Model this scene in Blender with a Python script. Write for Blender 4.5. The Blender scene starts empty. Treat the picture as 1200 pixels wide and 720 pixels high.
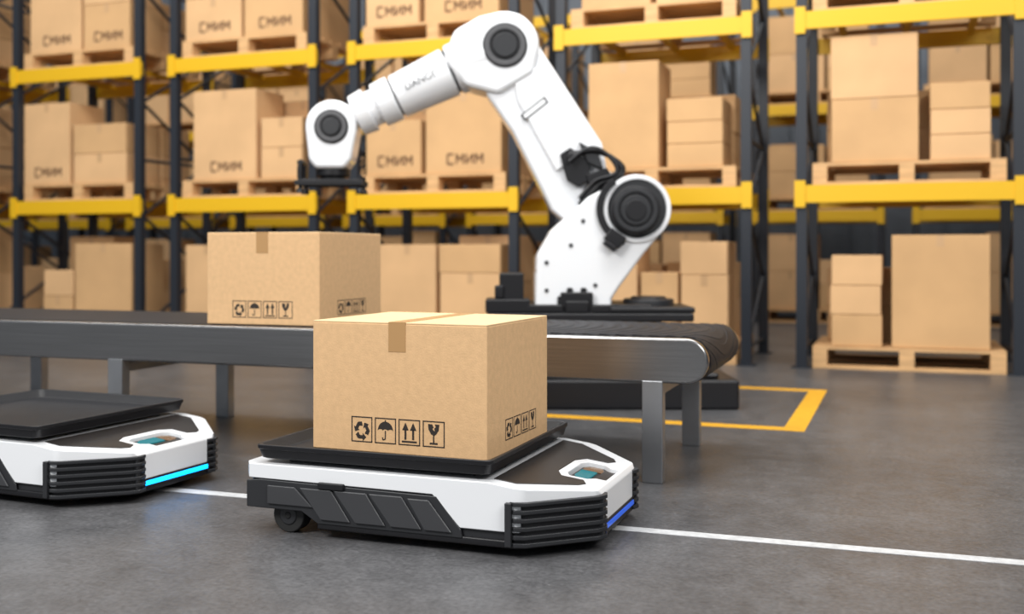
import bpy, math, random
from mathutils import Vector, Matrix
random.seed(7)
scene = bpy.context.scene
COL = scene.collection
try:
    scene.view_settings.view_transform = 'Standard'
except Exception as e:
    print(e)

# ------------------------------------------------------------------ materials
def mat(name, col, rough=0.5, metal=0.0, var=0.0, vscale=8.0, bump=0.0, bscale=200.0, stretch=None, emit=None, estr=0, coat=0.0, spec=0.5):
    m = bpy.data.materials.new(name); m.use_nodes = True
    nt = m.node_tree; b = nt.nodes['Principled BSDF']
    b.inputs['Base Color'].default_value = (*col, 1)
    b.inputs['Roughness'].default_value = rough
    b.inputs['Metallic'].default_value = metal
    b.inputs['Coat Weight'].default_value = coat
    b.inputs['Specular IOR Level'].default_value = spec
    tc = nt.nodes.new('ShaderNodeTexCoord')
    src = tc.outputs['Object']
    if stretch:
        mp = nt.nodes.new('ShaderNodeMapping'); mp.inputs['Scale'].default_value = stretch
        nt.links.new(src, mp.inputs['Vector']); src = mp.outputs['Vector']
    if var > 0:
        n = nt.nodes.new('ShaderNodeTexNoise'); n.inputs['Scale'].default_value = vscale; n.inputs['Detail'].default_value = 6
        nt.links.new(src, n.inputs['Vector'])
        r = nt.nodes.new('ShaderNodeValToRGB')
        r.color_ramp.elements[0].position = 0.3; r.color_ramp.elements[1].position = 0.7
        r.color_ramp.elements[0].color = (*[c*(1-var) for c in col], 1)
        r.color_ramp.elements[1].color = (*[min(1, c*(1+var)) for c in col], 1)
        nt.links.new(n.outputs['Fac'], r.inputs['Fac']); nt.links.new(r.outputs['Color'], b.inputs['Base Color'])
    if bump > 0:
        n2 = nt.nodes.new('ShaderNodeTexNoise'); n2.inputs['Scale'].default_value = bscale; n2.inputs['Detail'].default_value = 3
        nt.links.new(src, n2.inputs['Vector'])
        bp = nt.nodes.new('ShaderNodeBump'); bp.inputs['Strength'].default_value = bump; bp.inputs['Distance'].default_value = 0.002
        nt.links.new(n2.outputs['Fac'], bp.inputs['Height']); nt.links.new(bp.outputs['Normal'], b.inputs['Normal'])
    if emit:
        b.inputs['Emission Color'].default_value = (*emit, 1); b.inputs['Emission Strength'].default_value = estr
    return m

M_card = mat('cardboard', (0.69, 0.44, 0.23), 0.75, var=0.06, vscale=40, bump=0.4, bscale=160, spec=.3)
M_cardB = mat('cardboard_storage', (0.60, 0.365, 0.175), 0.8, var=0.08, vscale=2, spec=.3)
M_cardC = mat('cardboard_storage_light', (0.67, 0.415, 0.21), 0.8, var=0.08, vscale=2, spec=.3)
M_flap = mat('cardboard_flap', (0.74, 0.51, 0.28), 0.75, var=0.05, vscale=3)
M_tape = mat('packing_tape', (0.45, 0.26, 0.11), 0.35)
M_tapeB = mat('packing_tape_storage', (0.54, 0.33, 0.165), 0.5)
M_ink = mat('printing_ink', (0.025, 0.018, 0.014), 0.7)
M_inkB = mat('printing_ink_faded', (0.17, 0.085, 0.04), 0.8)
M_wood = mat('pallet_wood', (0.62, 0.37, 0.17), 0.75, var=0.2, vscale=3, stretch=(1, 8, 8))
M_white = mat('white_painted_shell', (0.83, 0.845, 0.87), 0.20, coat=0.4)
M_black = mat('black_plastic', (0.011, 0.011, 0.013), 0.42, bump=0.05, bscale=400, spec=.35)
M_dark = mat('dark_grey_plastic', (0.024, 0.025, 0.028), 0.42, spec=.4)
M_skirt = mat('skirt_panel_plastic', (0.045, 0.046, 0.050), 0.42, spec=.4)
M_grey = mat('grey_plastic', (0.08, 0.08, 0.085), 0.4)
M_panel = mat('deck_panel', (0.020, 0.017, 0.016), 0.35, spec=.4)
M_rubber = mat('wheel_rubber', (0.015, 0.015, 0.015), 0.7)
M_yellow = mat('yellow_beam_paint', (0.74, 0.43, 0.010), 0.45, spec=.4)
M_rackblk = mat('rack_upright_paint', (0.018, 0.022, 0.030), 0.45, spec=.4)
M_steel = mat('brushed_steel', (0.37, 0.362, 0.36), 0.25, metal=1.0, var=0.14, vscale=6, stretch=(0.3, 30, 30))
M_leg = mat('leg_steel', (0.38, 0.39, 0.41), 0.35, metal=0.85, var=0.08, vscale=5)
M_led = mat('led_blue_dim', (0.01, 0.05, 0.3), 0.3, emit=(0.01, 0.14, 0.9), estr=0.5)
M_led2 = mat('led_cyan', (0.02, 0.3, 0.8), 0.3, emit=(0.0, 0.36, 1.0), estr=3.5)
M_sens = mat('sensor_window', (0.015, 0.10, 0.12), 0.08, emit=(0.02, 0.30, 0.34), estr=0.35)
M_sensb = mat('sensor_brass', (0.16, 0.09, 0.045), 0.2)
M_linew = mat('white_floor_tape', (0.50, 0.51, 0.52), 0.5, var=0.15, vscale=30)
M_liney = mat('yellow_floor_tape', (0.74, 0.38, 0.02), 0.5, var=0.12, vscale=20)
M_wall = mat('wall_panel_paint', (0.20, 0.225, 0.26), 0.7, var=0.15, vscale=1.0)

def floor_mat():
    m = bpy.data.materials.new('polished_concrete'); m.use_nodes = True
    nt = m.node_tree; b = nt.nodes['Principled BSDF']; L = nt.links.new
    tc = nt.nodes.new('ShaderNodeTexCoord')
    n1 = nt.nodes.new('ShaderNodeTexNoise'); n1.inputs['Scale'].default_value = 1.1; n1.inputs['Detail'].default_value = 8; n1.inputs['Roughness'].default_value = 0.65
    n2 = nt.nodes.new('ShaderNodeTexNoise'); n2.inputs['Scale'].default_value = 60; n2.inputs['Detail'].default_value = 6
    n3 = nt.nodes.new('ShaderNodeTexNoise'); n3.inputs['Scale'].default_value = 9; n3.inputs['Detail'].default_value = 10; n3.inputs['Roughness'].default_value = 0.7
    v = nt.nodes.new('ShaderNodeTexVoronoi'); v.inputs['Scale'].default_value = 16
    for n in (n1, n2, n3, v): L(tc.outputs['Object'], n.inputs['Vector'])
    r1 = nt.nodes.new('ShaderNodeValToRGB')
    r1.color_ramp.elements[0].position = 0.3; r1.color_ramp.elements[0].color = (0.066, 0.066, 0.070, 1)
    r1.color_ramp.elements[1].position = 0.72; r1.color_ramp.elements[1].color = (0.118, 0.118, 0.123, 1)
    L(n1.outputs['Fac'], r1.inputs['Fac'])
    def ramp(src, p0, c0, p1, c1):
        r = nt.nodes.new('ShaderNodeValToRGB')
        r.color_ramp.elements[0].position = p0; r.color_ramp.elements[0].color = (c0, c0, c0, 1)
        r.color_ramp.elements[1].position = p1; r.color_ramp.elements[1].color = (c1, c1, c1, 1)
        L(src, r.inputs['Fac']); return r
    r2 = ramp(n2.outputs['Fac'], .32, .72, .7, 1.2)
    r4 = ramp(n3.outputs['Fac'], .35, .80, .65, 1.16)
    mx = nt.nodes.new('ShaderNodeMixRGB'); mx.blend_type = 'MULTIPLY'; mx.inputs['Fac'].default_value = 1
    L(r1.outputs['Color'], mx.inputs['Color1']); L(r2.outputs['Color'], mx.inputs['Color2'])
    mx3 = nt.nodes.new('ShaderNodeMixRGB'); mx3.blend_type = 'MULTIPLY'; mx3.inputs['Fac'].default_value = 1
    L(mx.outputs['Color'], mx3.inputs['Color1']); L(r4.outputs['Color'], mx3.inputs['Color2'])
    r3 = ramp(v.outputs['Distance'], .03, .25, .07, 0)
    mx2 = nt.nodes.new('ShaderNodeMixRGB'); mx2.blend_type = 'ADD'; mx2.inputs['Fac'].default_value = 0.35
    L(mx3.outputs['Color'], mx2.inputs['Color1']); L(r3.outputs['Color'], mx2.inputs['Color2'])
    L(mx2.outputs['Color'], b.inputs['Base Color'])
    rr = nt.nodes.new('ShaderNodeMapRange'); rr.inputs['To Min'].default_value = 0.24; rr.inputs['To Max'].default_value = 0.5
    L(n3.outputs['Fac'], rr.inputs['Value']); L(rr.outputs['Result'], b.inputs['Roughness'])
    b.inputs['Specular IOR Level'].default_value = .42
    bp = nt.nodes.new('ShaderNodeBump'); bp.inputs['Strength'].default_value = 0.4; bp.inputs['Distance'].default_value = 0.003
    L(n2.outputs['Fac'], bp.inputs['Height']); L(bp.outputs['Normal'], b.inputs['Normal'])
    return m
M_floor = floor_mat()
M_belt = mat('conveyor_belt_rubber', (0.016, 0.018, 0.023), 0.50, spec=.22, bump=.1, bscale=120)

# ------------------------------------------------------------------ mesh helpers
class MB:
    def __init__(s): s.v = []; s.f = []; s.m = []
    def add(s, vs, fs, mi=0):
        o = len(s.v); s.v += [tuple(v) for v in vs]
        for f in fs: s.f.append([i+o for i in f]); s.m.append(mi)
    def box(s, x0, x1, y0, y1, z0, z1, mi=0, M=None):
        vs = [Vector(p) for p in ((x0,y0,z0),(x1,y0,z0),(x1,y1,z0),(x0,y1,z0),(x0,y0,z1),(x1,y0,z1),(x1,y1,z1),(x0,y1,z1))]
        if M: vs = [M @ v for v in vs]
        s.add(vs, [(3,2,1,0),(4,5,6,7),(0,1,5,4),(1,2,6,5),(2,3,7,6),(3,0,4,7)], mi)
    def prism(s, pts, o, ax, ay, t, mi=0):
        o, ax, ay, t = Vector(o), Vector(ax), Vector(ay), Vector(t)
        n = len(pts)
        area = sum(pts[i][0]*pts[(i+1)%n][1]-pts[(i+1)%n][0]*pts[i][1] for i in range(n))
        if (ax.cross(ay).dot(t) > 0) != (area > 0): pts = pts[::-1]
        a = [o+ax*p[0]+ay*p[1] for p in pts]; b = [p+t for p in a]
        fs = [tuple(range(n))[::-1], tuple(range(n, 2*n))]
        for i in range(n):
            j = (i+1) % n; fs.append((i, j, j+n, i+n))
        s.add(a+b, fs, mi)
    def cyl(s, p0, p1, r0, r1=None, n=40, mi=0):
        if r1 is None: r1 = r0
        p0, p1 = Vector(p0), Vector(p1); d = (p1-p0).normalized()
        u = d.orthogonal().normalized(); w = d.cross(u)
        vs = []
        for p, r in ((p0, r0), (p1, r1)):
            for i in range(n):
                a = 2*math.pi*i/n; vs.append(p+u*math.cos(a)*r+w*math.sin(a)*r)
        fs = [tuple(range(n))[::-1], tuple(range(n, 2*n))]+[(i, (i+1) % n, (i+1) % n+n, i+n) for i in range(n)]
        s.add(vs, fs, mi)
    def mesh(s, name, mats):
        me = bpy.data.meshes.new(name); me.from_pydata(s.v, [], s.f)
        for m in mats: me.materials.append(m)
        me.polygons.foreach_set('material_index', s.m); me.update(); return me
    def build(s, name, mats, parent=None, bevel=0, seg=2, smooth=True, loc=None, ang=30):
        ob = bpy.data.objects.new(name, s.mesh(name, mats)); COL.objects.link(ob)
        fin(ob, parent, bevel, seg, smooth, ang)
        if loc: ob.location = loc
        return ob

def fin(ob, parent=None, bevel=0, seg=2, smooth=True, ang=30):
    if parent: ob.parent = parent
    if bevel:
        b = ob.modifiers.new('bevel', 'BEVEL'); b.width = bevel; b.segments = seg; b.limit_method = 'ANGLE'
        b.angle_limit = math.radians(ang); b.harden_normals = False
    if smooth:
        ob.data.polygons.foreach_set('use_smooth', [True]*len(ob.data.polygons))
        try:
            ob.data.set_sharp_from_angle(angle=math.radians(35))
        except Exception: pass
        if bevel:
            w = ob.modifiers.new('wn', 'WEIGHTED_NORMAL'); w.keep_sharp = False; w.weight = 80

def empty(name, loc=(0,0,0), rz=0.0, parent=None):
    e = bpy.data.objects.new(name, None); COL.objects.link(e); e.location = loc; e.rotation_euler = (0, 0, rz)
    e.empty_display_size = 0.2
    if parent: e.parent = parent
    return e

def boolean_mesh(meA, meB, op, name, m):
    a = bpy.data.objects.new('tmpA', meA); b = bpy.data.objects.new('tmpB', meB)
    COL.objects.link(a); COL.objects.link(b)
    md = a.modifiers.new('b', 'BOOLEAN'); md.operation = op; md.object = b; md.solver = 'EXACT'
    dg = bpy.context.evaluated_depsgraph_get(); dg.update()
    me = bpy.data.meshes.new_from_object(a.evaluated_get(dg)); me.name = name
    bpy.data.objects.remove(a); bpy.data.objects.remove(b)
    me.materials.clear(); me.materials.append(m)
    return me

def P1(pts, o, ax, ay, t, name='p'):
    q = MB(); q.prism(pts, o, ax, ay, t); return q.mesh(name, [])

def tube(name, pts, r, m, parent, cyclic=False):
    cu = bpy.data.curves.new(name, 'CURVE'); cu.dimensions = '3D'; cu.bevel_depth = r; cu.bevel_resolution = 4; cu.resolution_u = 10
    sp = cu.splines.new('NURBS'); sp.points.add(len(pts)-1)
    for p, c in zip(sp.points, pts): p.co = (*c, 1)
    sp.order_u = 3; sp.use_endpoint_u = True
    cu.materials.append(m)
    ob = bpy.data.objects.new(name, cu); COL.objects.link(ob); ob.parent = parent
    return ob

def circ(cx, cy, r, a0=0, a1=360, n=24):
    return [(cx+r*math.cos(math.radians(a0+(a1-a0)*i/n)), cy+r*math.sin(math.radians(a0+(a1-a0)*i/n))) for i in range(n+(0 if a1-a0 >= 360 else 1))]

def hull(pts):
    pts = sorted(set(pts))
    def half(ps):
        h = []
        for p in ps:
            while len(h) >= 2 and (h[-1][0]-h[-2][0])*(p[1]-h[-2][1])-(h[-1][1]-h[-2][1])*(p[0]-h[-2][0]) <= 1e-9: h.pop()
            h.append(p)
        return h
    a = half(pts); b = half(pts[::-1]); return a[:-1]+b[:-1]

# ------------------------------------------------------------------ printed handling symbols
def stroke(p, q, w):
    dx, dy = q[0]-p[0], q[1]-p[1]; l = math.hypot(dx, dy); nx, ny = -dy/l*w/2, dx/l*w/2
    return [(p[0]+nx, p[1]+ny), (p[0]-nx, p[1]-ny), (q[0]-nx, q[1]-ny), (q[0]+nx, q[1]+ny)]
def frame():
    w = .045; return [stroke((0,.02),(1,.02),w), stroke((0,.98),(1,.98),w), stroke((.02,0),(.02,1),w), stroke((.98,0),(.98,1),w)]
def ic_recycle():
    out = frame()
    for k in range(3):
        a = math.radians(120*k)
        def R(p):
            x, y = p[0]-.5, p[1]-.46
            return (.5+x*math.cos(a)-y*math.sin(a), .46+x*math.sin(a)+y*math.cos(a))
        out.append([R(p) for p in ((.33,.13),(.54,.13),(.54,.27),(.36,.27))])
        out.append([R(p) for p in ((.54,.04),(.71,.20),(.54,.36))])
        out.append([R(p) for p in ((.20,.29),(.31,.13),(.40,.27),(.33,.40))])
    return out
def ic_umbrella():
    c = circ(.5, .50, .36, 0, 180, 16)
    sc = []
    for k in range(3):
        cx = .5-.24+.24*k
        sc += circ(cx, .50, .12, 180, 0, 6)[0:-1]
    return frame()+[c+[(x, .5+(y-.5)*.5) for x, y in sc][1:], stroke((.5,.5),(.5,.18),.05), stroke((.5,.18),(.38,.14),.05), stroke((.38,.14),(.36,.24),.05), stroke((.5,.84),(.5,.92),.05)]
def ic_up():
    out = frame()+[stroke((.15,.14),(.85,.14),.07)]
    for cx in (.32, .68):
        out += [stroke((cx,.22),(cx,.62),.09), [(cx-.15,.58),(cx+.15,.58),(cx,.88)]]
    return out
def ic_glass():
    return frame()+[[(.24,.88),(.43,.88),(.50,.76),(.44,.70),(.55,.60),(.53,.72),(.60,.78),(.55,.88),(.76,.88),(.73,.66),(.62,.50),(.53,.45),(.47,.45),(.38,.50),(.27,.66)], stroke((.5,.46),(.5,.18),.06), stroke((.32,.14),(.68,.14),.07)]
ICONS = [ic_recycle(), ic_umbrella(), ic_up(), ic_glass()]
def print_icons(mb, o, ax, n, size, pitch, t=0.0006):
    o, ax, n = Vector(o), Vector(ax), Vector(n)
    for k, ic in enumerate(ICONS):
        for poly in ic:
            mb.prism([(p[0]*size+k*pitch, p[1]*size*1.08) for p in poly], o, ax, (0,0,1), n*t)

def cardboard_box(loc, rz, W=0.70, D=0.57, H=0.47):
    e = empty('cardboard_box', loc, rz)
    mb = MB(); mb.box(0, W, 0, D, 0, H-.005); mb.build('carton_body', [M_card], e, bevel=.005, seg=3)
    fl = MB()
    fl.box(.001, W/2-.0015, .001, D-.001, H-.006, H); fl.box(W/2+.0015, W-.001, .001, D-.001, H-.006, H)
    fl.build('top_flaps', [M_flap], e, bevel=.0018)
    tp = MB(); w = .034
    tp.box(W/2-w, W/2+w, -.0012, D+.0012, H, H+.001)
    tp.box(W/2-w, W/2+w, -.0014, 0, H-.105, H+.001); tp.box(W/2-w, W/2+w, D, D+.0014, H-.105, H+.001)
    tp.build('packing_tape', [M_tape], e)
    ic = MB()
    print_icons(ic, (W*.235, -.0002, .035), (1,0,0), (0,-1,0), .085*W/.7, .096*W/.7)
    print_icons(ic, (W+.0002, .155*D/.57, .045), (0,1,0), (1,0,0), .070, .079)
    ic.build('handling_symbols', [M_ink], e, smooth=False)
    return e

# ------------------------------------------------------------------ AGV
def agv(loc, ledmat, rz=0.0):
    e = empty('automated_guided_vehicle', loc, rz)
    ex, ey, ez = (1,0,0), (0,1,0), (0,0,1)
    plan = [(-1.245,-.40),(-1.215,-.44),(-.205,-.44),(-.17,-.425),(.012,-.258),(.03,-.225),(.03,.225),(.012,.258),(-.17,.425),(-.205,.44),(-1.215,.44),(-1.245,.40)]
    prof = [(-1.3,.195),(-.50,.188),(-.40,.085),(.1,.085),(.1,.180),(.03,.184),(.018,.202),(-.30,.244),(-1.3,.246)]
    A = P1(plan, (0,0,-.1), ex, ey, (0,0,.6)); B = P1(prof, (0,-.6,0), ex, ez, (0,1.2,0))
    me = boolean_mesh(A, B, 'INTERSECT', 'white_shell', M_white)
    C = P1([(-.135,-.085),(-.115,-.125),(-.055,-.125),(-.030,-.095),(.005,-.095),(.005,.095),(-.030,.095),(-.055,.125),(-.115,.125),(-.135,.085)], (0,0,.15), ex, ey, (0,0,.2))
    me = boolean_mesh(me, C, 'DIFFERENCE', 'white_shell', M_white)
    ob = bpy.data.objects.new('white_shell', me); COL.objects.link(ob); fin(ob, e, bevel=.004, seg=2)
    pl2 = [(x*1.0+(.012 if x < -1 else -.010 if x > -.1 else 0), y*.972) for x, y in plan]
    pr2 = [(-1.3,.085),(-.98,.085),(-.925,.03),(.1,.03),(.1,.15),(-.3,.2),(-1.3,.23)]
    me = boolean_mesh(P1(pl2, (0,0,-.1), ex, ey, (0,0,.6)), P1(pr2, (0,-.6,0), ex, ez, (0,1.2,0)), 'INTERSECT', 'chassis', M_dark)
    ob = bpy.data.objects.new('chassis', me); COL.objects.link(ob); fin(ob, e, bevel=.006)
    pl3 = [(x+(.0 if x < -.1 else -.002), y*.995) for x, y in plan if x > -1.0]
    pl3 = [(-.94, pl3[0][1])]+pl3+[(-.94, pl3[-1][1])]
    lip = MB(); lip.prism(pl3, (0,0,.032), ex, ey, (0,0,.026)); lip.build('bumper', [M_black], e, bevel=.006)
    for sgn in (-1, 1):
        sk = MB(); t = .010*sgn; y0 = .432*sgn
        sk.prism([(-1.225,.09),(-1.0,.09),(-.935,.052),(-.39,.052),(-.395,.080),(-.485,.184),(-1.17,.192),(-1.225,.185)], (0,y0,0), ex, ez, (0,t,0))
        sk.build('side_skirt', [M_dark], e, bevel=.004)
        pn = MB()
        xs = [-1.145,-.985,-.850,-.715,-.580]
        for i in range(4):
            a, b = xs[i]+.010, xs[i+1]-.010
            if i == 0: poly = [(a,.108),(b+.045,.108),(b-.03,.174),(a,.174)]
            else: poly = [(a+.055,.068),(b+.055,.068),(b-.02,.174),(a-.03,.174)]
            pn.prism(poly, (0,y0+t,0), ex, ez, (0,.008*sgn,0))
        pn.prism([(-.525,.068),(-.425,.068),(-.510,.170),(-.590,.170)], (0,y0+t,0), ex, ez, (0,.008*sgn,0))
        pn.build('skirt_panels', [M_skirt], e, bevel=.005)
        la = MB(); la.box(-.93,-.83, min(y0,y0+.022*sgn), max(y0,y0+.022*sgn), .176,.198); la.build('latch', [M_black], e, bevel=.003)
        vb = MB()
        def off(d): return [(-.232,-.430-d*.4),(-.205,-.437-d),(-.170,-.428-d),(.016+d*.8,-.258-d*.5),(.033+d,-.225),(.033+d*.3,-.190),(-.06,-.19),(-.232,-.36)]
        fl = lambda ps: [(x, y*(-sgn)) for x, y in ps]
        vb.prism(fl(off(.000)), (0,0,.045), ex, ey, (0,0,.140), 1)
        vb.prism(fl(off(.014)), (0,0,.173), ex, ey, (0,0,.013), 0)
        vb.prism(fl(off(.014)), (0,0,.040), ex, ey, (0,0,.014), 0)
        for k in range(4):
            z = .065+.0272*k
            vb.prism(fl(off(.014)), (0,0,z), ex, ey, (0,0,.014), 0)
        for c in ((-.228,-.445),(.024,-.232)):
            vb.box(c[0]-.008, c[0]+.014, min(c[1]*-sgn, c[1]*-sgn-.012), max(c[1]*-sgn, c[1]*-sgn)+.008, .042, .184, 0)
        vb.build('corner_vent', [M_dark, M_black], e, bevel=.0025)
    ld = MB(); ld.box(.02,.037,-.19,.19,.060,.078); ld.build('led_strip', [ledmat], e, bevel=.003)
    lh = MB(); lh.box(.0,.033,-.20,.20,.052,.087); lh.build('led_housing', [M_black], e, bevel=.002)
    sl = .042/.318
    def ztop(x): return .202+(.018-x)*sl
    poly = [(-.30,-.385),(-.220,-.385),(-.050,-.235),(-.035,-.20),(-.055,-.160),(-.135,-.160),(-.165,-.10),(-.165,.10),(-.135,.160),(-.055,.160),(-.035,.20),(-.050,.235),(-.220,.385),(-.30,.385)]
    dp = MB(); n = len(poly)
    va = [(x, y, ztop(x)-.002) for x, y in poly]+[(x, y, ztop(x)+.003) for x, y in poly]
    dp.add(va, [tuple(range(n))[::-1], tuple(range(n,2*n))]+[(i,(i+1)%n,(i+1)%n+n,i+n) for i in range(n)])
    dp.build('deck_panel', [M_panel], e, bevel=.002)
    s = MB()
    def slab(pts, dz0, dz1, mi):
        n = len(pts); va = [(x, y, ztop(x)+dz0) for x, y in pts]+[(x, y, ztop(x)+dz1) for x, y in pts]
        s.add(va, [tuple(range(n))[::-1], tuple(range(n,2*n))]+[(i,(i+1)%n,(i+1)%n+n,i+n) for i in range(n)], mi)
    slab([(-.130,-.083),(-.112,-.120),(-.057,-.120),(-.032,-.091),(.002,-.091),(.002,.091),(-.032,.091),(-.057,.120),(-.112,.120),(-.130,.083)], -.045, -.016, 0)
    slab([(-.118,-.060),(-.100,-.095),(-.072,-.095),(-.060,-.070),(-.060,.030),(-.118,.030)], -.016, -.010, 2)
    slab([(-.118,.040),(-.045,.040),(-.045,.070),(-.060,.100),(-.100,.100),(-.118,.070)], -.016, -.011, 3)
    slab([(-.045,-.075),(-.005,-.075),(-.005,.075),(-.045,.075)], -.016, -.011, 1)
    s.build('lidar_sensor', [M_black, M_panel, M_sens, M_sensb], e, bevel=.001)
    ld = MB(); ld.box(-1.10,-.38,-.36,.36,.238,.272); ld.build('lift_platform', [M_black], e, bevel=.004)
    x0, x1, y0, y1 = -1.195,-.290,-.437,.435
    def rr(i, z):
        r = .03; pts = []
        for cx, cy, a in ((x1-i-r,y1-i-r,0),(x0+i+r,y1-i-r,90),(x0+i+r,y0+i+r,180),(x1-i-r,y0+i+r,270)):
            for k in range(5):
                t = math.radians(a+22.5*k); pts.append((cx+r*math.cos(t), cy+r*math.sin(t), z))
        return pts
    rings = [rr(.02,.262), rr(.012,.266), rr(.004,.296), rr(0,.299), rr(0,.311), rr(.002,.313), rr(.010,.313), rr(.013,.311), rr(.030,.280), rr(.036,.277)]
    tr = MB(); vs = [p for R in rings for p in R]; N = 20; fs = [tuple(range(N))[::-1], tuple(range((len(rings)-1)*N, len(rings)*N))]
    for k in range(len(rings)-1):
        for i in range(N): fs.append((k*N+i, k*N+(i+1)%N, (k+1)*N+(i+1)%N, (k+1)*N+i))
    tr.add(vs, fs); tr.build('load_tray', [M_black], e)
    for x in (-1.075, -.22):
        for y in (-.375, .375):
            if x > -1: y *= .75
            w = MB(); w.cyl((x,y-.03,.0625),(x,y+.03,.0625),.0625,mi=0); w.cyl((x,y-.034,.0625),(x,y+.034,.0625),.035,mi=1)
            w.cyl((x,y-.037,.0625),(x,y+.037,.0625),.014,mi=0)
            w.build('wheel', [M_rubber, M_dark], e, bevel=.006)
    for y in (-.30,.30):
        w = MB(); w.cyl((-.62,y-.03,.08),(-.62,y+.03,.08),.08); w.build('drive_wheel', [M_rubber], e, bevel=.006)
    return e

AGVX, AGVY = -.98, 3.69
agv((AGVX, AGVY, 0), M_led)
agv((AGVX-1.900, AGVY+.01, 0), M_led2, math.radians(-3.0))
cardboard_box((-2.045, 3.435, .2772), math.radians(-1.8), D=.60)

# ------------------------------------------------------------------ conveyor
def conveyor():
    e = empty('belt_conveyor', (-.78, 4.53, 0), math.radians(0.7))
    xl, xr = -10.5, .0
    zc, r = .530, .098
    for y0, y1 in ((0, .05), (.95, 1.0)):
        fr = MB(); fr.prism([(xl, zc-r), (xr-r, zc-r)]+circ(xr-r, zc, r, -85, 85, 22)+[(xr-r, zc+r), (xl, zc+r)], (0,y0,0), (1,0,0), (0,0,1), (0,y1-y0,0))
        fr.build('side_frame', [M_steel], e, bevel=.012, seg=4)
    b = MB(); rb = r+.002
    b.prism([(xl, zc-rb), (xr-r, zc-rb)]+circ(xr-r, zc, rb, -85, 85, 22)+[(xr-r, zc+rb), (xl, zc+rb)], (0,.053,0), (1,0,0), (0,0,1), (0,.894,0))
    Lr = math.pi*rb
    def pos(s, y, h):
        if s <= 0: return (xr-r+s, y, zc+rb+h)
        if s >= Lr: return (xr-r-(s-Lr), y, zc-rb-h)
        a = math.pi/2-s/rb; return (xr-r+(rb+h)*math.cos(a), y, zc+(rb+h)*math.sin(a))
    s0 = -1.3
    while s0 < Lr+.1:
        M = 14; vs = []; fs = []
        for i in range(M+1):
            y = .06+.88*i/M; sh = .14*math.cos(math.pi*(i/M-.5)*1.0)
            for ds, h in ((0,-.001),(.006,.003),(.050,.003),(.056,-.001)):
                vs.append(pos(s0+sh+ds, y, h))
        for i in range(M):
            for k in range(3): fs.append((i*4+k, i*4+k+1, (i+1)*4+k+1, (i+1)*4+k))
        b.add(vs, fs, 0); s0 += .075
    b.build('belt', [M_belt], e)
    lg = MB()
    x = -.24
    while x > -10:
        for y in (.028, .972):
            lg.box(x-.045, x+.045, y-.032, y+.032, .0, zc-r+.01)
        lg.box(x-.025, x+.025, .05, .95, .37, .42)
        x -= 1.415
    lg.build('legs', [M_leg], e, bevel=.004)
conveyor()
cardboard_box((-3.340, 4.573, .6325), math.radians(0.7), .65, .67, .465)

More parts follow.
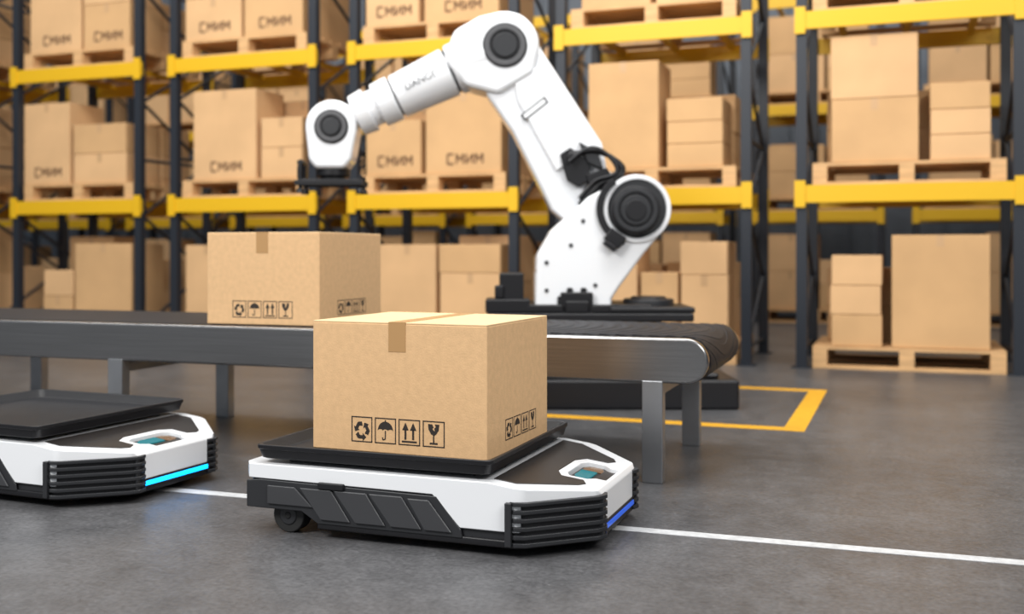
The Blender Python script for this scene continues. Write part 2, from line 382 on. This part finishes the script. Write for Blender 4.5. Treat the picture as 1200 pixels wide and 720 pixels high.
# ------------------------------------------------------------------ robot arm
def robot():
    e = empty('robot_arm', (-1.726, 7.060, 0), math.radians(20.19))
    U = .00568; Z0 = 1.268
    def q(dx, dz): return (dx*U, Z0+dz*U)
    def poly(pts): return [q(*p) for p in pts]
    X, Zv = (1,0,0), (0,0,1)
    def plate(name, pts, y0, y1, m, bevel=.02, seg=4):
        mb = MB(); mb.prism(poly(pts), (0,y0,0), X, Zv, (0,y1-y0,0)); return mb.build(name, [m], e, bevel=bevel, seg=seg, ang=25)
    def disc(name, c, y0, y1, r, m, r1=None, bevel=.004):
        mb = MB(); a = q(*c); mb.cyl((a[0], y0, a[1]), (a[0], y1, a[1]), r*U, (r1 or r)*U, n=48); return mb.build(name, [m], e, bevel=bevel)
    def ring(name, c, y0, y1, ro, ri, m):
        mb = MB(); a = q(*c); n = 48; vs = []
        for y in (y0, y1):
            for r in (ro, ri):
                for i in range(n):
                    t = 2*math.pi*i/n; vs.append((a[0]+math.cos(t)*r*U, y, a[1]+math.sin(t)*r*U))
        fs = []
        for i in range(n):
            j = (i+1) % n
            fs += [(i, j, n+j, n+i), (2*n+j, 2*n+i, 3*n+i, 3*n+j), (j, i, 2*n+i, 2*n+j), (n+i, n+j, 3*n+j, 3*n+i)]
        mb.add(vs, fs); return mb.build(name, [m], e, bevel=.004)
    mb = MB(); mb.box(-1.05,.62,-.50,.50,0,.19); mb.box(-.95,.50,-.46,.42,.19,.23); mb.build('floor_plinth', [M_black], e, bevel=.02)
    mb = MB(); mb.box(-.62,.16,-.30,.34,.23,.545); mb.build('pedestal', [M_dark], e, bevel=.015)
    mb = MB(); mb.box(-.98,.36,-.34,.42,.545,.60); mb.box(-.72,.10,-.30,.34,.60,.655); mb.box(-.18,.37,-.32,.20,.60,.640); mb.build('base_plate', [M_black], e, bevel=.012)
    mb = MB(); mb.cyl((.10,-.05,.60),(.10,-.05,.685),.17); mb.cyl((.10,-.05,.60),(.10,-.05,.70),.12); mb.build('base_drive_cover', [M_dark], e, bevel=.012)
    mb = MB(); mb.box(-.90,-.74,-.25,-.05,.60,.86); mb.box(-.99,-.70,-.3,.0,.60,.69); mb.box(-.93,-.87,-.27,-.2,.69,.78); mb.build('connector_box', [M_black], e, bevel=.012)
    plate('turret_foot', [(-118,-134),(-117,-70),(-95,-45),(-50,-60),(-28,-100),(-28,-134)], -.20, .24, M_white, .03)
    mb = MB(); mb.box(-.50,-.29,-.30,-.19,.55,.735); mb.box(-.47,-.32,-.32,-.24,.60,.68); mb.box(-.52,-.47,-.28,-.2,.55,.71)
    mb.cyl((-.44,-.27,.70),(-.44,-.27,.765),.02); mb.cyl((-.35,-.27,.70),(-.35,-.27,.765),.02); mb.build('turret_connector', [M_black], e, bevel=.01)
    cheek = circ(0,2,40,-50,135,24)+[(-56,16),(-98,-22),(-115,-52),(-118,-134),(-30,-134),(-29,-102),(-20,-88),(8,-50)]
    plate('turret_cheek_front', cheek, -.25, -.14, M_white, .022)
    plate('turret_cheek_back', cheek, .15, .25, M_white, .022)
    ring('shoulder_ring', (0,2), -.268, -.245, 39, 34, M_white)
    disc('shoulder_seal', (0,2), -.256, -.245, 33.5, M_dark)
    arc = circ(-4,2,43,125,255,16)+circ(-4,2,35,255,125,16)
    plate('shoulder_guard', arc, -.285, -.14, M_black, .004)
    disc('shoulder_motor', (-3,0), -.33, -.25, 28, M_black, bevel=.012)
    ring('shoulder_motor_rim', (-3,0), -.342, -.33, 25, 20, M_dark)
    disc('shoulder_motor_step', (-3,0), -.345, -.33, 17, M_dark, bevel=.005)
    disc('shoulder_motor_cap', (-3,0), -.355, -.34, 12, M_black, bevel=.005)
    disc('shoulder_back', (0,0), .24, .30, 30, M_black)
    mb = MB(); M = Matrix.Translation((q(-26,-32)[0], -.27, q(-26,-32)[1])) @ Matrix.Rotation(math.radians(35), 4, 'Y')
    mb.box(-.06,.06,-.04,.02,-.045,.045, M=M); mb.box(-.045,.045,-.05,.02,-.075,-.04, M=M); mb.build('shoulder_connector', [M_black], e, bevel=.008)
    for c in ((-62,-12),(-104,-60),(-104,-92),(-48,-86),(-76,-40)):
        disc('bolt', c, -.255, -.249, 2.6, M_grey, bevel=.001)
    arm = circ(0,2,36,-120,20,16)+[(-32,48),(-38,80),(-108,188),(-122,212),(-150,222),(-178,205),(-184,158),(-172,134),(-144,94),(-98,2),(-82,-12),(-50,-10)]
    plate('upper_arm', arm, -.135, .145, M_white, .035, 5)
    plate('upper_arm_rib', [(-50,74),(-106,162),(-128,172),(-142,158),(-138,130),(-92,46)], -.158, -.13, M_white, .014)
    plate('upper_arm_slot', [(-134,112),(-106,134),(-101,127),(-129,105)], -.160, -.156, M_grey, .001)
    plate('upper_arm_slot_fill', [(-131,112),(-107,131),(-104,127),(-128,108)], -.162, -.158, M_white, .001)
    plate('cable_bracket', [(-88,66),(-76,74),(-54,58),(-52,36),(-66,28),(-80,36)], -.19, -.13, M_black, .008)
    plate('cable_bracket_top', [(-66,80),(-44,68),(-38,48),(-56,56)], -.21, -.13, M_dark, .006)
    plate('cable_bracket_low', [(-58,42),(-34,50),(-24,36),(-36,22),(-54,26)], -.20, -.13, M_black, .006)
    for dy, s in ((-.205,0),(-.225,7),(-.20,14),(-.235,-6),(-.215,3)):
        pts = [(-78,60+s*.6),(-62,70-s*.2),(-44+s*.3,72-s*.3),(-26+s*.5,60-s*.2),(-18+s*.4,46),(-28+s*.3,38-s*.2),(-46+s*.2,34-s*.4),(-56,20-s),(-66,8-s)]
        tube('cable', [(q(*p)[0], dy+.012*math.sin(i+s), q(*p)[1]) for i, p in enumerate(pts)], .014, M_black, e)
    elb = hull(circ(-152,194,40,-60,130,24)+[(-182,228),(-212,211),(-224,176),(-198,146),(-160,136),(-118,160)])
    plate('elbow_housing', elb, -.175, .18, M_white, .04, 5)
    disc('elbow_seal', (-152,193), -.185, -.17, 26, M_black)
    ring('elbow_ring', (-152,193), -.195, -.18, 24, 18, M_grey)
    disc('elbow_cap', (-152,193), -.200, -.185, 14, M_dark)
    disc('elbow_back', (-152,193), .17, .20, 26, M_black)
    a0 = Vector((-190, 180)); a1 = Vector((-345, 107))
    dirv = (a1-a0).normalized()
    def ax(t): p = a0.lerp(a1, t); return (q(p.x, p.y)[0], 0, q(p.x, p.y)[1])
    def seg(name, t0, t1, r0, r1, m, bevel=.008):
        mb = MB(); mb.cyl(ax(t0), ax(t1), r0*U, r1*U, n=56); mb.build(name, [m], e, bevel=bevel, seg=3)
    seg('forearm_root', -.10, .16, 33, 31, M_white, .02)
    seg('forearm_gap', .15, .19, 27, 27, M_grey)
    seg('forearm_tube', .18, .585, 30, 26.5, M_white)
    seg('forearm_gap_b', .575, .61, 23, 23, M_grey)
    seg('forearm_front', .60, .73, 28, 27, M_white, .012)
    seg('wrist_roll', .72, .80, 22, 22, M_white)
    seg('wrist_collar', .79, .90, 27, 25, M_white, .012)
    tc = bpy.data.curves.new('forearm_lettering', 'FONT'); tc.body = 'DANGER'; tc.size = .068; tc.align_x = 'CENTER'; tc.extrude = .0005
    tc.materials.append(M_grey)
    to = bpy.data.objects.new('forearm_lettering', tc); COL.objects.link(to); to.parent = e
    c = ax(.36); ang = math.atan2(-dirv.y, -dirv.x)
    to.location = (c[0], -.1645, c[2]-.015)
    to.rotation_euler = (Matrix.Rotation(-ang, 3, 'Y') @ Matrix.Rotation(math.radians(90), 3, 'X')).to_euler()
    wr = hull(circ(-355,100,31,20,200,20)+[(-386,96),(-382,60),(-374,50),(-340,50),(-332,62),(-326,95),(-325,118)])
    plate('wrist_housing', wr, -.14, .14, M_white, .03, 5)
    disc('wrist_seal', (-355,99), -.15, -.135, 20, M_black)
    ring('wrist_ring', (-355,99), -.158, -.145, 18, 13, M_grey)
    disc('wrist_cap', (-355,99), -.163, -.15, 10, M_dark)
    t = MB(); c = q(-357, 51)
    t.cyl((c[0],0,c[1]),(c[0],0,c[1]-.05),.115); t.cyl((c[0],0,c[1]-.05),(c[0],0,c[1]-.075),.085)
    t.box(c[0]-.22,c[0]+.20,-.10,.10,c[1]-.098,c[1]-.07)
    t.box(c[0]-.24,c[0]+.22,-.12,-.09,c[1]-.115,c[1]-.08); t.box(c[0]-.24,c[0]+.22,.09,.12,c[1]-.115,c[1]-.08)
    for sx in (-.205,.195):
        for sy in (-.09,.09):
            t.cyl((c[0]+sx,sy,c[1]-.13),(c[0]+sx,sy,c[1]-.045 if sx>0 else c[1]+.04),.014)
            t.cyl((c[0]+sx,sy,c[1]-.165),(c[0]+sx,sy,c[1]-.13),.030,.018)
    t.box(c[0]-.235,c[0]-.175,-.05,.05,c[1]-.07,c[1]+.02); t.cyl((c[0]-.21,-.07,c[1]+.04),(c[0]-.21,.07,c[1]+.04),.022)
    t.build('vacuum_gripper', [M_black], e, bevel=.004)
    return e
robot()

# ------------------------------------------------------------------ floor marks
def marking(name, rects, m, loc=(0,0,0), rz=0):
    mb = MB()
    for x0, x1, y0, y1 in rects: mb.box(x0, x1, y0, y1, 0, .0015)
    o = mb.build(name, [m], smooth=False); o.location = loc; o.rotation_euler = (0,0,rz); return o
marking('floor_guide_line', [(-12, 6, -.030, .030)], M_linew, (-1.2, 3.745, 0), math.radians(1.3))
marking('safety_zone_marking', [(-3.6,-.52,6.11,6.23),(-3.6,-.52,7.88,8.0),(-.64,-.52,6.23,7.88),(-3.6,-3.48,6.23,7.88)], M_liney)

# ------------------------------------------------------------------ racks
BW, PITCH, DEP = 1.70, 2.17, 1.20
def rack_mesh():
    mb = MB()
    H = 4.6
    for x in (0, BW):
        for y in (0.0, DEP):
            mb.box(x-.045, x+.045, y-.04, y+.04, 0, H, 0)
            mb.box(x-.08, x+.08, y-.07, y+.07, 0, .012, 0)
        z = .15; k = 0
        while z+.62 < H:
            a = Vector((x, .04, z if k % 2 == 0 else z+.62)); b = Vector((x, DEP-.04, z+.62 if k % 2 == 0 else z))
            mb.cyl(a, b, .018, n=8, mi=0); k += 1; z += .62
        for zz in (.15, 2.0, 3.9): mb.cyl((x,.03,zz),(x,DEP-.03,zz),.018,n=8,mi=0)
    for z0 in (1.42, 2.91, 4.42):
        for y in (-.055, DEP+.015):
            mb.box(-.05+.0, BW+.05, y-.0, y+.04, z0, z0+.15, 1)
            mb.box(-.055, .035, y-.012, y+.0, z0-.04, z0+.19, 1); mb.box(BW-.035, BW+.055, y-.012, y+.0, z0-.04, z0+.19, 1)
        for x in (.3, .85, 1.4): mb.box(x-.03, x+.03, 0, DEP, z0+.10, z0+.148, 1)
    return mb.mesh('pallet_rack', [M_rackblk, M_yellow])
RM = rack_mesh()
def pallet_mesh():
    mb = MB(); W, D, H = 1.52, 1.16, .19
    for i in range(7):
        y = i*(D-.12)/6; mb.box(0, W, y, y+.12, H-.028, H)
    for x in (0, W/2-.06, W-.12):
        mb.box(x, x+.12, 0, D, H-.052, H-.028)
        for y in (0, D/2-.07, D-.14): mb.box(x, x+.12, y, y+.14, .026, H-.052)
    for y in (0, D/2-.07, D-.14): mb.box(0, W, y, y+.14, 0, .026)
    return mb.mesh('wooden_pallet', [M_wood])
PM = pallet_mesh()

GL = {'c': [((.9,1),(.1,1)),((.1,1),(.1,0)),((.9,0),(.1,0))],
      'm': [((.05,0),(.05,1)),((.05,1),(.5,.35)),((.5,.35),(.95,1)),((.95,1),(.95,0))],
      'u': [((.1,1),(.1,0)),((.1,.05),(.9,.9)),((.9,1),(.9,0))]}
def stack(loc, cols, rnd, logo=.45):
    mb = MB(); deco = MB()
    for c in cols:
        x0, x1, hs = c[0], c[1], c[2]; y0 = c[3] if len(c) > 3 else .03; d = c[4] if len(c) > 4 else .54
        z = 0
        for h in hs:
            j = rnd.uniform(-.006,.006); mi = rnd.choice((0,1))
            mb.box(x0+j, x1+j, y0, y0+d, z+.001, z+h-.002, mi)
            w = x1-x0; cx = (x0+x1)/2+j
            if w > .3 and h > .3:
                deco.box(cx-.03, cx+.03, y0-.0015, y0, z+h-.10, z+h-.003, 0)
            if w > .3:
                deco.box(cx-.03, cx+.03, y0, y0+d, z+h-.002, z+h-.0005, 0)
            if w > .5 and h > .35 and rnd.random() < logo and y0 < .1:
                s = .080; a = cx-.17
                for ch in 'cmum':
                    for p, q in GL[ch]:
                        deco.prism([(a+u*s, z+.09+v*.095) for u, v in stroke(p, q, .24)], (0,y0,0), (1,0,0), (0,0,1), (0,-.0015,0), 1)
                    a += s+.020
            z += h
    e = empty('cardboard_carton_stack', loc)
    mb.build('cartons', [M_cardB, M_cardC], e, bevel=.008, seg=2)
    deco.build('tape_and_print', [M_tapeB, M_inkB], e, smooth=False)
    return e

rnd = random.Random(3)
def rand_cols(level):
    lim = (1.15, 1.08, 1.25)[level]
    cols = []; a = rnd.uniform(.62,.85)
    for x0, x1 in ((.06,.06+a), (.10+a, 1.46)):
        H = rnd.uniform(.6,1)*lim; n = max(1, round(H/rnd.choice((.28,.45,.55))))
        cols.append((x0, x1, [H/n]*n))
    return cols
def backs(level):
    lim = (1.0, .95, 1.0)[level]; out = []
    for x0, x1 in ((.08,.72),(.78,1.42)):
        H = rnd.uniform(.6,1)*lim; out.append((x0, x1, [H/2]*2, .62, .5))
    return out
SP = {}
SP[(1,0)] = [(.25,.66,[.31,.29]),(.70,1.48,[.90])]
SP[(1,1)] = [(-.03,.62,[.92]),(.68,1.40,[.33,.33])]
SP[(1,2)] = [(.06,.78,[.95]),(.82,1.45,[.5,.5])]
SP[(2,0)] = [(.02,.55,[.88]),(.65,1.4,[.44,.44])]
SP[(2,1)] = [(.12,.90,[.95]),(.96,1.45,[.32,.31])]
SP[(2,2)] = [(.02,.72,[.45,.45]),(.75,1.45,[.55,.5])]
SP[(3,0)] = [(.16,.78,[.88]),(.82,1.46,[.60,.28])]
SP[(3,1)] = [(.02,.62,[.54]),(.67,1.46,[.80])]
SP[(3,2)] = [(.02,.60,[.40,.4]),(.66,1.44,[.4,.4])]
SP[(4,0)] = [(.12,.62,[.88]),(.66,1.0,[.62]),(1.02,1.44,[.60,.30])]
SP[(4,1)] = [(.16,.82,[.98]),(.90,1.40,[.21,.20,.21])]
SP[(4,2)] = [(.10,.75,[.9]),(.8,1.42,[.5,.5])]
SP[(5,0)] = [(.15,.56,[.27,.25,.26]),(.64,1.40,[.95])]
SP[(5,1)] = [(.15,.85,[.54,.54]),(.94,1.40,[.21,.21,.22])]
SP[(5,2)] = [(.12,.7,[.6,.5]),(.8,1.42,[.9])]
LZ = (0, 1.57, 3.06)
def place_rack(X, Y, k, row, levels=(0,1,2)):
    ob = bpy.data.objects.new('pallet_rack', RM); COL.objects.link(ob); ob.location = (X, Y, 0)
    for lv in levels:
        p = bpy.data.objects.new('wooden_pallet', PM); COL.objects.link(p); p.location = (X+.09, Y, LZ[lv]+.0005)
        cols = SP.get((k,lv)) if row == 0 else None
        lg = 0.0 if (row == 1 or k >= 4) else (0.0 if lv == 0 else .9)
        stack((X+.09, Y, LZ[lv]+.191), (cols or rand_cols(lv))+backs(lv), rnd, lg)
for k in range(0, 7):
    place_rack(-9.51+PITCH*(k-1), 9.5, k, 0)
for k in range(0, 10):
    place_rack(-17.2+PITCH*k, 15.4, k, 1)

# ------------------------------------------------------------------ shell
mb = MB(); mb.box(-26, 14, -8, 19.2, -.1, 0); mb.build('floor', [M_floor], smooth=False)
mb = MB(); mb.box(-26, 14, 19.0, 19.2, 0, 7.5)
x = -26
while x < 14: mb.box(x, x+.12, 18.95, 19.0, 0, 7.5); x += .5
mb.build('wall_back', [M_wall], smooth=False)
mb = MB(); mb.box(-26.2, -26, -8, 19.2, 0, 7.5); mb.build('wall_left', [M_wall], smooth=False)
mb = MB(); mb.box(14, 14.2, -8, 19.2, 0, 7.5); mb.build('wall_right', [M_wall], smooth=False)

# ------------------------------------------------------------------ lights
w = bpy.data.worlds.new('world'); scene.world = w; w.use_nodes = True
bg = w.node_tree.nodes['Background']; bg.inputs['Color'].default_value = (0.88, 0.94, 1.0, 1); bg.inputs['Strength'].default_value = 0.37
def area(name, loc, target, sx, sy, power, col=(1,1,1)):
    l = bpy.data.lights.new(name, 'AREA'); l.shape = 'RECTANGLE'; l.size = sx; l.size_y = sy; l.energy = power; l.color = col
    o = bpy.data.objects.new(name, l); COL.objects.link(o); o.location = loc
    o.rotation_euler = (Vector(target)-Vector(loc)).to_track_quat('-Z', 'Y').to_euler(); return o
area('right_fill_light', (-4.5, -1.5, 5.5), (-2.0, 5.0, .5), 2.6, 2.2, 530, (1,.985,.96))
area('right_fill_light', (3.5, 1.0, 5.0), (-1.5, 4.5, .5), 3, 2.5, 310, (1,.98,.95))  # soft fill added from the right to brighten right-facing sides, not a real fixture
area('right_fill_light', (-1.5, 5.0, 6.5), (-2.2, 5.5, 0), 8, 2.0, 260, (1,.99,.97))
area('right_fill_light', (-4.5, 5.0, 7.0), (-4.5, 10.5, 1.2), 12, 1.5, 540, (1,.98,.94))
area('right_fill_light', (-6, 12.8, 7.0), (-6, 14.5, 1), 16, 1.5, 350, (1,.98,.94))

# ------------------------------------------------------------------ camera
cd = bpy.data.cameras.new('camera'); cam = bpy.data.objects.new('camera', cd); COL.objects.link(cam)
cam.location = (0,0,1.0); cam.rotation_euler = (math.radians(90), 0, math.radians(20.19))
cd.lens = 37.5; cd.sensor_width = 36; cd.sensor_fit = 'HORIZONTAL'; cd.shift_y = -65/1200
cd.clip_end = 100
cd.dof.use_dof = True; cd.dof.focus_distance = 3.75; cd.dof.aperture_fstop = 1.45
scene.camera = cam
